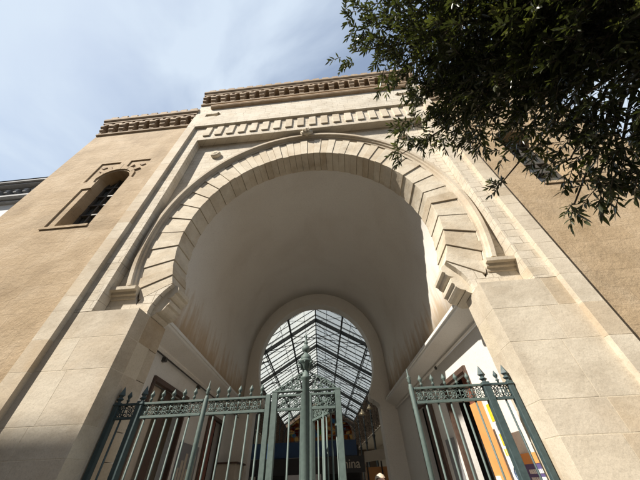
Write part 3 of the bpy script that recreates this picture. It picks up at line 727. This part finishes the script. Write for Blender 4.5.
# centre bay: column with fixed narrow panels and scroll cresting
gc = thing('iron_gate', 'ornate central gate column with two narrow panels and scroll cresting', 'gate', (0, GY, GZ))
p_ = MB(); p_.lathe((-.02, GY, GZ), [(.16, 0), (.16, .5), (.115, .6), (.115, 5.68), (.15, 5.72), (.15, 5.78), (.11, 5.82), (.11, 5.95)], 16); co = p_.build('column', M['gate'], gc, smooth=True)
p_ = MB(); p_.lathe((-.02, GY, 2.74), [(.10, 0), (.13, .05), (.15, .14), (.20, .24), (.24, .28), (.24, .32), (.16, .34), (.17, .37), (.17, .47), (.12, .5), (.08, .55), (.06, .60), (.11, .64), (.14, .70), (.12, .78), (.06, .84), (.05, .88), (.075, .92), (.05, .97), (.035, 1.0), (.03, 1.1), (.045, 1.13), (.01, 1.24)], 16)
for k in range(8):
    a = k * PI / 4; p_.tube([(-.02 + .13 * math.cos(a), GY + .13 * math.sin(a), 2.80), (-.02 + .2 * math.cos(a), GY + .2 * math.sin(a), 2.93), (-.02 + .29 * math.cos(a), GY + .29 * math.sin(a), 2.98), (-.02 + .30 * math.cos(a), GY + .30 * math.sin(a), 2.93)], .025, 5)
p_.build('finial', M['gate'], co, smooth=True)
def spiral(mb, c, r0, turns, a0, d, y, th=.022, n=16):
    mb.tube([(c[0] + r0 * (1 - .82 * k / n) * math.cos(a0 + d * turns * 2 * PI * k / n), y, c[1] + r0 * (1 - .82 * k / n) * math.sin(a0 + d * turns * 2 * PI * k / n)) for k in range(n + 1)], [th * (1 - .4 * k / n) for k in range(n + 1)], 5)
for s in (-1, 1):
    a, b_ = sorted((s * .14, s * .87))
    panel(gc, a, b_, [s * .5], M['gate'], fin=False)
    w_ = MB(); w_.box(*sorted((s * .88, s * 1.05)), GY - .07, GY + .07, GZ, 2.16); w_.box(*sorted((s * .10, s * .17)), GY - .05, GY + .05, GZ, 2.12); w_.box(*sorted((s * .1, s * 1.06)), GY - .075, GY + .075, 2.162, 2.21)
    w_.build('stile', M['gate'], gc, bevel=.004)
    cr = MB()
    for (x, z, r, a0, d) in ((.34, 2.42, .15, 2.2, -1), (.55, 2.36, .11, 1.0, 1), (.70, 2.31, .085, 2.4, -1), (.20, 2.56, .09, 0, 1), (.42, 2.28, .055, 0, 1), (.84, 2.26, .045, 0, 1), (.22, 2.32, .07, 4, 1)):
        spiral(cr, (s * x, z), r, 1.4, a0, d * s, GY)
    cr.tube([(s * .12, GY, 2.70), (s * .2, GY, 2.66), (s * .4, GY, 2.58), (s * .62, GY, 2.46), (s * .82, GY, 2.33), (s * .93, GY, 2.22)], .02, 5)
    for x, z in ((.26, 2.52), (.47, 2.5), (.6, 2.4), (.36, 2.3), (.76, 2.3), (.5, 2.26), (.3, 2.4)):
        cr.lathe((s * x, GY, z - .03), [(.005, 0), (.035, .03), (.03, .06), (.005, .09)], 6)
    cr.build('scroll_crest', M['gate'], gc, smooth=True)
# open leaf swung inward from the right stile of the centre bay
hx, hy = .97, GY + .12; ang = math.atan2(.88, -.47)
def swing(x, y, z):
    t = x; d = y - GY
    return (hx + math.cos(ang) * t - math.sin(ang) * d, hy + math.sin(ang) * t + math.cos(ang) * d, z)
go = thing('iron_gate', 'open iron gate leaf swung inward behind the right narrow centre panel', 'gate', (hx, hy, GZ))
panel(go, .08, 2.05, [.25, .6, .95, 1.3, 1.65], M['gate'], tr=swing)
p_ = MB(); p_.box(.0, .075, GY - .05, GY + .05, GZ + .05, 2.13); p_.box(2.055, 2.15, GY - .05, GY + .05, GZ + .05, 2.13); p_.map(swing); p_.build('stile', M['gate'], go, bevel=.004)

# ---------------------------------------------------------------- posters and banners on the right wall
def onwall(y0, y1, z0, z1, off, name, mat, parent, th=.04):
    mb = MB(); mb.box(6.6 - off - th, 6.6 - off, y0, y1, z0, z1); mb.map(shear); return mb.build(name, mat, parent)
t = thing('banner', 'tall orange banner board beside the brown doorway on the right wall', 'banner', (6.3, 4.1, GZ))
onwall(3.7, 4.62, -2.9, 2.2, .25, 'panel', M['orange_p'], t); onwall(4.25, 4.5, -1.6, .1, .295, 'white_stripe', M['white'], t)
t = thing('banner', 'narrow white standing banner with yellow squares and a blue ring', 'banner', (6.3, 3.0, GZ))
ban = onwall(2.65, 3.35, -2.8, 2.05, .32, 'panel', M['white'], t)
onwall(2.70, 3.30, 1.45, 1.95, .362, 'yellow_square', M['yellow'], t, .006); onwall(2.70, 3.20, .80, 1.10, .362, 'yellow_square', M['yellow'], t, .006)
onwall(2.85, 3.15, 1.2, 1.4, .362, 'grey_patch', M['grey'], t, .006)
mb = MB()
for k in range(5): mb.box(6.228, 6.234, 2.75 + .11 * k, 2.81 + .11 * k, .55, .72)
mb.map(shear); mb.build('small_letters', M['yellow'], t)
mb = MB()
for cz_, r in ((.12, .17), (.12, .1)):
    mb.tube([shear(6.23, 3.0 + r * math.cos(a), cz_ + r * math.sin(a)) for a in [2 * PI * k / 18 for k in range(18)]], .018, 5, closed=True)
mb.build('ring_mark', M['blue'], t)
t = thing('poster', 'small orange and purple poster with white lettering low on the lit right wall', 'poster', (6.4, 2.3, 0))
pm = onwall(2.74, 3.72, -.6, .6, -.33, 'sheet', M['purple'], t, .02)
onwall(2.74, 3.72, .34, .601, -.309, 'orange_header', M['orange_p'], t, .006)
mb = MB(); rd = random.Random(2)
for r_, z_ in enumerate((.16, -.02, -.2, -.34)):
    y = 2.85
    while y < 3.58:
        w = rd.uniform(.04, .1); mb.box(6.903, 6.909, y, y + w * .7, z_ - .05, z_ + .05 - .02 * (r_ > 1)); y += w
mb.map(shear); mb.build('small_letters', M['white'], t)
t = thing('menu_board', 'dark grey board hanging on the right wall between the doorways', 'board', (6.0, 8, 0))
onwall(8.7, 9.8, -.9, 1.6, -.33, 'panel', M['grey'], t)
t = thing('wall_lamp', 'tiny dark spotlight under the right wall moulding', 'lamp', (6.4, 5.2, 4.2))
mb = MB(); c = shear(6.78, 7.9, 4.5); mb.lathe(c, [(.03, 0), (.07, .03), (.07, .14), (.03, .17)], 8); mb.build('head', M['steel'], t); 
# notices through the left gate
t = thing('notice_board', 'grey glazed notice case on the left passage wall behind the railing', 'notice board', (-6.8, 9, 0))
mb = MB(); mb.box(-6.94, -6.86, 8.3, 11.0, -1.3, 1.9); mb.map(shear); bo = mb.build('case', M['grey'], t)
mb = MB(); rd = random.Random(8)
for k in range(6): mb.box(-6.855, -6.85, 8.45 + .4 * k, 8.75 + .4 * k, .2 + .2 * (k % 2), .9 + .3 * (k % 3))
mb.map(shear); mb.build('papers', M['beige'], bo)
t = thing('kiosk_counter', 'pale counter box standing against the left passage wall', 'counter', (-6.9, 14.5, GZ))
mb = MB(); mb.box(-6.94, -5.6, 15.3, 17.9, GZ, 1.35); mb.map(shear); bo = mb.build('body', M['beige'], t)
mb = MB(); mb.box(-6.94, -5.5, 15.2, 18.0, 1.355, 1.45); mb.map(shear); mb.build('top', M['wood'], bo)

# ---------------------------------------------------------------- person in the passage
def person(x, y, label):
    t = thing('person', label, 'person', (x, y, GZ))
    J = {0: (0, 0, .93, .115), 1: (0, 0, 1.12, .12), 2: (0, .01, 1.32, .135), 3: (0, .01, 1.44, .062), 4: (0, 0, 1.53, .055), 5: (0, -.01, 1.60, .085), 6: (0, -.005, 1.665, .078),
         7: (.17, .01, 1.38, .052), 8: (.23, .03, 1.12, .042), 9: (.24, -.06, .88, .03), 10: (-.17, .01, 1.38, .052), 11: (-.23, .03, 1.12, .042), 12: (-.24, -.06, .88, .03),
         13: (.10, 0, .86, .09), 14: (.11, -.03, .49, .06), 15: (.12, .03, .09, .042), 16: (.12, -.12, .035, .035), 17: (-.10, 0, .86, .09), 18: (-.11, .04, .49, .06), 19: (-.12, .14, .10, .042), 20: (-.12, .0, .04, .035)}
    E = [(0, 1), (1, 2), (2, 3), (3, 4), (4, 5), (5, 6), (2, 7), (7, 8), (8, 9), (2, 10), (10, 11), (11, 12), (0, 13), (13, 14), (14, 15), (15, 16), (0, 17), (17, 18), (18, 19), (19, 20)]
    vs = [J[i][:3] for i in range(21)]; rad = [J[i][3] for i in range(21)]
    for sgn, wi in ((1, 9), (-1, 12)):      # palm, thumb and four fingers
        wv = Vector(vs[wi]); pi_ = len(vs); vs.append(tuple(wv + Vector((0, -.02, -.06)))); rad.append(.024); E.append((wi, pi_))
        for k, (dx, ln) in enumerate(((-.028, .07), (-.01, .085), (.01, .08), (.028, .065))):
            a = len(vs); vs.append(tuple(Vector(vs[pi_]) + Vector((sgn * .006, dx, -.045)))); rad.append(.009); E.append((pi_, a))
            vs.append(tuple(Vector(vs[a]) + Vector((-sgn * .012, dx * .1, -ln * .6)))); rad.append(.0075); E.append((a, a + 1))
        a = len(vs); vs.append(tuple(wv + Vector((0, -.055, -.055)))); rad.append(.010); E.append((wi, a)); vs.append(tuple(wv + Vector((0, -.07, -.095)))); rad.append(.008); E.append((a, a + 1))
    me = bpy.data.meshes.new('body'); me.from_pydata(vs, E, []); me.materials.append(paint('blouse_and_skin', (.30, .33, .38), .8))
    o = bpy.data.objects.new('body', me); link(o, t)
    sk = o.modifiers.new('Skin', 'SKIN'); me.update()
    bm = bmesh.new(); bm.from_mesh(me); ly = bm.verts.layers.skin.verify()
    for i, v in enumerate(bm.verts): v[ly].radius = (rad[i], rad[i]); v[ly].use_root = (i == 0)
    bm.to_mesh(me); bm.free()
    ss = o.modifiers.new('Sub', 'SUBSURF'); ss.levels = 2; ss.render_levels = 2
    def blob(name, c, r, mat, n=14, cut=None):
        bm = bmesh.new(); bmesh.ops.create_uvsphere(bm, u_segments=n * 2, v_segments=n, radius=1)
        rr = random.Random(1)
        for v in bm.verts:
            k = 1 + .05 * math.sin(v.co.x * 23 + v.co.z * 9) * (name == 'hair')
            v.co = Vector((v.co.x * r[0] * k, v.co.y * r[1] * k, v.co.z * r[2] * k)) + Vector(c)
        if cut: bmesh.ops.delete(bm, geom=[v for v in bm.verts if cut(v.co)], context='VERTS')
        m_ = bpy.data.meshes.new(name); bm.to_mesh(m_); bm.free(); m_.materials.append(mat)
        m_.polygons.foreach_set('use_smooth', [True] * len(m_.polygons)); ob = bpy.data.objects.new(name, m_); link(ob, t); return ob
    skin = paint('skin', (.55, .34, .25), .55, var=.05); hair = paint('grey_blond_hair', (.52, .44, .34), .6, var=.25, scale=60, bump=.5)
    blob('face', (0, -.012, 1.60), (.072, .09, .105), skin)
    blob('hair', (0, .012, 1.63), (.086, .098, .10), hair, cut=lambda c: c.y < -.045 and c.z < 1.655)
    for sx in (-1, 1):
        blob('eye', (sx * .03, -.095, 1.61), (.011, .008, .007), M['white'], 5); blob('ear', (sx * .075, .0, 1.60), (.010, .022, .03), skin, 6)
    blob('nose', (0, -.105, 1.58), (.012, .018, .022), skin, 6); blob('mouth', (0, -.096, 1.545), (.024, .007, .007), M['redwood'], 5)
    return t
pt = person(2.05, 3.1, 'person with pale grey-blond hair walking through the open gap of the gate')
pt.rotation_euler[2] = .2

# ---------------------------------------------------------------- neighbouring building far left
nb = thing('neighbour_building', 'ornate grey and white building roofline beyond the far left edge of the wing', 'building', (-34, 9, GZ))
mb = MB(); mb.box(-60, -25.6, 7.2, 20, GZ, 23.6); mb.build('wall', M['pale'], nb)
mb = MB()
for (z0, z1, pr) in ((20.0, 20.35, .35), (20.36, 20.7, .8), (21.9, 22.15, .6), (22.16, 22.4, 1.1), (22.41, 22.6, 1.3), (23.3, 23.6, .7)):
    mb.box(-60, -25.6 + pr, 7.2 - pr, 20, z0 + 3.6, z1 + 3.6 - .12)
pass
for k in range(24): mb.box(-26.2 - k * 1.1, -25.8 - k * 1.1, 6.5, 7.25, 24.9, 25.48)
mb.build('cornice', M['stonegrey'], nb, bevel=.01)
mb = MB(); mb.box(-60, -25.7, 7.3, 19.9, 24.19, 25.49); mb.box(-60, -26.0, 7.5, 19.9, 26.1, 26.89); mb.box(-60, -24.4, 6.0, 19.9, 26.09, 26.4); mb.box(-60, -24.9, 6.5, 19.9, 24.19, 24.4)
vs = [(-60, 6.3, 27.21), (-24.9, 6.3, 27.21), (-24.9, 20, 27.21), (-60, 20, 27.21), (-60, 8.2, 28.3), (-26.4, 8.2, 28.3), (-26.4, 20, 28.3), (-60, 20, 28.3)]
mb.add(vs, [(0, 1, 5, 4), (1, 2, 6, 5), (4, 5, 6, 7), (2, 3, 7, 6)]); mb.build('roof', M['zinc'], nb)
mb = MB(); rd = random.Random(3)
for k in range(12):
    c = (-25.8 + rd.uniform(-1.2, .6), 7.6 + rd.uniform(-.5, .5), 27.3); r = rd.uniform(.18, .34)
    mb.lathe(c, [(r * .6, 0), (r, .4), (r * .5, .7), (r * .8, 1.0), (r * .1, 1.3 + rd.uniform(0, .4))], 8)
mb.build('roof_ornament', M['zinc'], nb, smooth=True)
mb = MB()
for k in range(10):
    x = -27.6 - k * 3.0; mb.box(x - .7, x + .7, 7.08, 7.19, 12.5, 17.2)
mb.build('window', M['steel'], nb)

# ---------------------------------------------------------------- unseen buildings behind and left of the viewer, added for the light
def block(name, label, x0, x1, y0, y1, h, face):
    b = thing(name, label, 'building', ((x0 + x1) / 2, (y0 + y1) / 2, GZ))
    mb = MB(); mb.box(x0, x1, y0, y1, GZ, h); w_ = mb.build('wall', M['tan'], b)
    mb = MB(); mb.box(x0 - .6, x1 + .6, y0 - .6, y1 + .6, h + .01, h + .9); mb.build('roof', M['zinc'], b)
    mb = MB()
    for zf in range(int((h - 2) / 6.5)):
        zz = GZ + 2 + zf * 6.6
        if face == 'y':
            x = x0 + 2
            while x < x1 - 3: mb.box(x, x + 2.2, y1 + .005, y1 + .12, zz, zz + 4.2); x += 5.5
        else:
            y = y0 + 2
            while y < y1 - 3: mb.box(x1 + .005, x1 + .12, y, y + 2.2, zz, zz + 4.2); y += 5.5
    mb.build('window', M['steel'], w_)
block('unseen_building', 'unseen tan building opposite the portal, added to block low sky and shade the ground', -35.5, 60, -46, -27, 27, 'y')  # out of view, added to block low sky and shade the street
block('unseen_building', 'taller unseen building at far left, added and sized to shade the left pier', -70, -36.9, -50, -24.6, 42.9, 'x')  # out of view, height and corner set to shade the lower left pier

# ---------------------------------------------------------------- tree overhanging from the right
BL = [(1.56, -3.08, 7.08, 0.33), (1.38, -2.52, 7.0, 0.3), (2.03, -2.88, 6.76, 0.59), (2.1, -2.16, 6.8, 0.34), (2.7, -3.02, 6.4, 0.7), (2.48, -1.92, 6.42, 0.21), (2.79, -2.45, 6.03, 0.51), (3.0, -1.79, 5.85, 0.38), (2.54, -1.28, 5.69, 0.29), (3.13, -1.32, 5.36, 0.3), (3.43, -2.04, 5.4, 0.55), (3.65, -1.5, 5.05, 0.32), (3.17, -3.07, 5.57, 0.72), (3.82, -2.6, 4.87, 0.69), (4.21, -2.84, 4.12, 0.65), (4.11, -2.15, 3.96, 0.49), (4.34, -2.24, 3.32, 0.41), (3.93, -1.6, 3.82, 0.22), (4.13, -1.67, 3.36, 0.27), (4.27, -1.47, 2.88, 0.18), (4.38, -1.66, 2.86, 0.22), (4.37, -2.07, 2.85, 0.33), (3.82, -1.35, 4.32, 0.15), (3.82, -3.34, 4.54, 0.68), (4.15, -3.37, 3.76, 0.57), (4.44, -2.78, 2.97, 0.47), (2.3, -0.76, 5.5, 0.11), (4.18, -1.19, 2.92, 0.08), (3.72, -0.88, 3.92, 0.06),
      (5.2, -3.2, 5.2, 1.0), (5.4, -2.6, 6.4, 1.0), (4.6, -3.6, 6.6, 1.0), (6.2, -3.4, 4.4, 1.0), (5.6, -4.4, 5.6, 1.0)]
KT = .6
BL = [(.607 + (x - .607) * KT, -4 + (y + 4) * KT, z * KT, r * KT) for x, y, z, r in BL]
tree = thing('street_tree', 'evergreen street tree with narrow dark leaves overhanging the upper right', 'tree', (8.4, -7.4, GZ))
lv = MB(); tw = MB(); rt = random.Random(21)
def leaf(c, d, ln, w, tint):
    d = d.normalized(); up = Vector((rt.gauss(0, .5), rt.gauss(0, .5), 1)); s = d.cross(up)
    if s.length < 1e-3: s = Vector((1, 0, 0))
    s.normalize(); nrm = s.cross(d); dr = Vector((0, 0, -.18 * ln))
    a = c; p1 = c + d * ln * .33 + s * w * .5 + nrm * w * .12; p2 = c + d * ln * .33 - s * w * .5 + nrm * w * .12; m1 = c + d * ln * .36
    q1 = c + d * ln * .68 + s * w * .42 + dr * .5 + nrm * w * .1; q2 = c + d * ln * .68 - s * w * .42 + dr * .5 + nrm * w * .1; m2 = c + d * ln * .70 + dr * .5; e = c + d * ln + dr
    lv.add([v / S for v in (a, p1, m1, p2, q1, m2, q2, e)], [(0, 1, 2), (0, 2, 3), (1, 4, 5, 2), (2, 5, 6, 3), (4, 7, 5), (5, 7, 6)], tint)
def sprig(c, d, n, ln):
    """a short twig with leaves spiralling round it, densest at the tip"""
    d = d.normalized(); L_ = ln; pts = [c + d * L_ * t + Vector((0, 0, -.12 * L_ * t * t)) for t in (0, .35, .7, 1)]
    tw.tube([p / S for p in pts], [.005 / S, .004 / S, .003 / S, .0015 / S], 3, .5)
    tint0 = min(1, max(0, rt.gauss(.36, .22)))
    for i in range(n):
        t = (i + .5) / n; p = c + d * L_ * t + Vector((0, 0, -.12 * L_ * t * t))
        a = i * 2.4 + rt.random(); s = d.cross(Vector((.3, .2, 1))).normalized(); u = s.cross(d)
        o = (s * math.cos(a) + u * math.sin(a)) * rt.uniform(.6, 1.1) * (1.15 - .7 * t) + d * (.35 + .7 * t)
        leaf(p, o, rt.uniform(.05, .105), rt.uniform(.015, .027), min(1, max(0, tint0 + rt.gauss(0, .12))))
HUB = Vector((3.9, -3.4, 2.8))
nl = 0
for bi, (x, y, z, r) in enumerate(BL):
    c = Vector((x, y, z)); big = r > .55
    out_dir = (c - HUB)
    cnt = max(5, int((r / KT) ** 2.3 * (640 if not big else 260) * {0: .28, 1: .25, 3: .22, 5: .24, 6: .42, 7: .42, 2: .3, 4: .5, 8: .6, 9: .5, 15: .6, 14: .8, 17: .22, 22: .22, 18: .45, 16: .7, 19: .7, 20: .7}.get(bi, 1)))
    for k in range(cnt):
        v = Vector((rt.gauss(0, 1), rt.gauss(0, 1), rt.gauss(0, 1))).normalized() * (rt.random() ** .42) * r * 1.12
        p = c + v; d = v.normalized() * .8 + out_dir.normalized() * .6 + Vector((rt.gauss(0, .45), rt.gauss(0, .45), rt.gauss(-.25, .4)))
        sprig(p, d, rt.randint(8, 14), rt.uniform(.10, .20))
    # a bough reaching the cluster
    mid = HUB.lerp(c, .55) + Vector((0, 0, .25))
    tw.tube([HUB / S, mid / S, c / S], [.03 / S, .016 / S, .006 / S], 6, .5)
lv.build('crown', M['leaf'], tree); 
tr_ = MB(); tr_.tube([Vector((4.2, -3.7, -1.6)) / S, Vector((4.15, -3.65, .2)) / S, Vector((4.05, -3.55, 1.6)) / S, HUB / S, Vector((3.6, -3.4, 3.8)) / S], [.17 / S, .13 / S, .11 / S, .08 / S, .03 / S], 12, .5)
tr_.build('trunk', M['bark'], tree, smooth=True); tw.build('branches', M['bark'], tree)

# ---------------------------------------------------------------- light, sky, camera
sdir = Vector((1.25, 1.0, -1.75)).normalized()
sun = bpy.data.lights.new('sun', 'SUN'); sun.energy = 5.0; sun.angle = math.radians(.5); sun.color = (1, .93, .82)
so_ = bpy.data.objects.new('sun', sun); link(so_); so_.rotation_euler = sdir.to_track_quat('-Z', 'Y').to_euler(); so_.location = (-10, -10, 20)
elev = math.asin(-sdir.z); az = math.atan2(-sdir.x, -sdir.y)     # direction to the sun, clockwise from +Y
wd = bpy.data.worlds.new('World'); sc.world = wd; wd.use_nodes = True; nt = wd.node_tree; nt.nodes.clear(); L = nt.links.new
wo_ = N(nt, 'ShaderNodeOutputWorld'); bg = N(nt, 'ShaderNodeBackground', i_Strength=.085)
sky = N(nt, 'ShaderNodeTexSky'); sky.sky_type = 'NISHITA'; sky.sun_disc = False; sky.sun_elevation = elev; sky.sun_rotation = az; sky.air_density = 1.2; sky.dust_density = 1.5; sky.ozone_density = 1.0
tc = N(nt, 'ShaderNodeTexCoord'); mp = N(nt, 'ShaderNodeMapping'); L(tc.outputs['Generated'], mp.inputs[0]); mp.inputs['Scale'].default_value = (1, 1, 1.6); mp.inputs['Rotation'].default_value = (.2, .5, .3)
n1 = N(nt, 'ShaderNodeTexNoise', i_Scale=1.7, i_Detail=7.0, i_Roughness=.5, i_Distortion=.5); L(mp.outputs[0], n1.inputs['Vector'])
cr_ = ramp(nt, [(.40, (.24, .24, .24)), (.62, (.97, .97, .97))]); L(n1.outputs[0], cr_.inputs[0])
cl = mixc(nt, sky.outputs[0], (4.6, 5.3, 6.15), cr_.outputs[0]); L(cl, bg.inputs[0]); L(bg.outputs[0], wo_.inputs[0])

cam = bpy.data.cameras.new('camera'); cam.sensor_width = 36; cam.lens = 36 * 263.03 / 640; cam.clip_end = 2000; cam.clip_start = .05
co_ = bpy.data.objects.new('camera', cam); link(co_)
r_ = Vector((0.9952245952344383, 0.09346632300048686, -0.028143409623163126)); u_ = Vector((0.08442601348011655, -0.6795224955745687, 0.7287807806576444)); f_ = Vector((-0.04899237990038522, 0.7276765933248637, 0.6841684896564715))
mw = Matrix.Identity(4)
for i in range(3): mw[i][0] = r_[i]; mw[i][1] = u_[i]; mw[i][2] = -f_[i]
mw.translation = Vector((1.213, -8, 0)) * S; co_.matrix_world = mw
sc.camera = co_
sc.view_settings.view_transform = 'Standard'; sc.view_settings.look = 'None'; sc.view_settings.exposure = 0.86; sc.view_settings.gamma = 1
sc.render.engine = 'CYCLES'; sc.cycles.max_bounces = 8; sc.cycles.diffuse_bounces = 5; sc.cycles.transparent_max_bounces = 12
sc.cycles.use_denoising = True
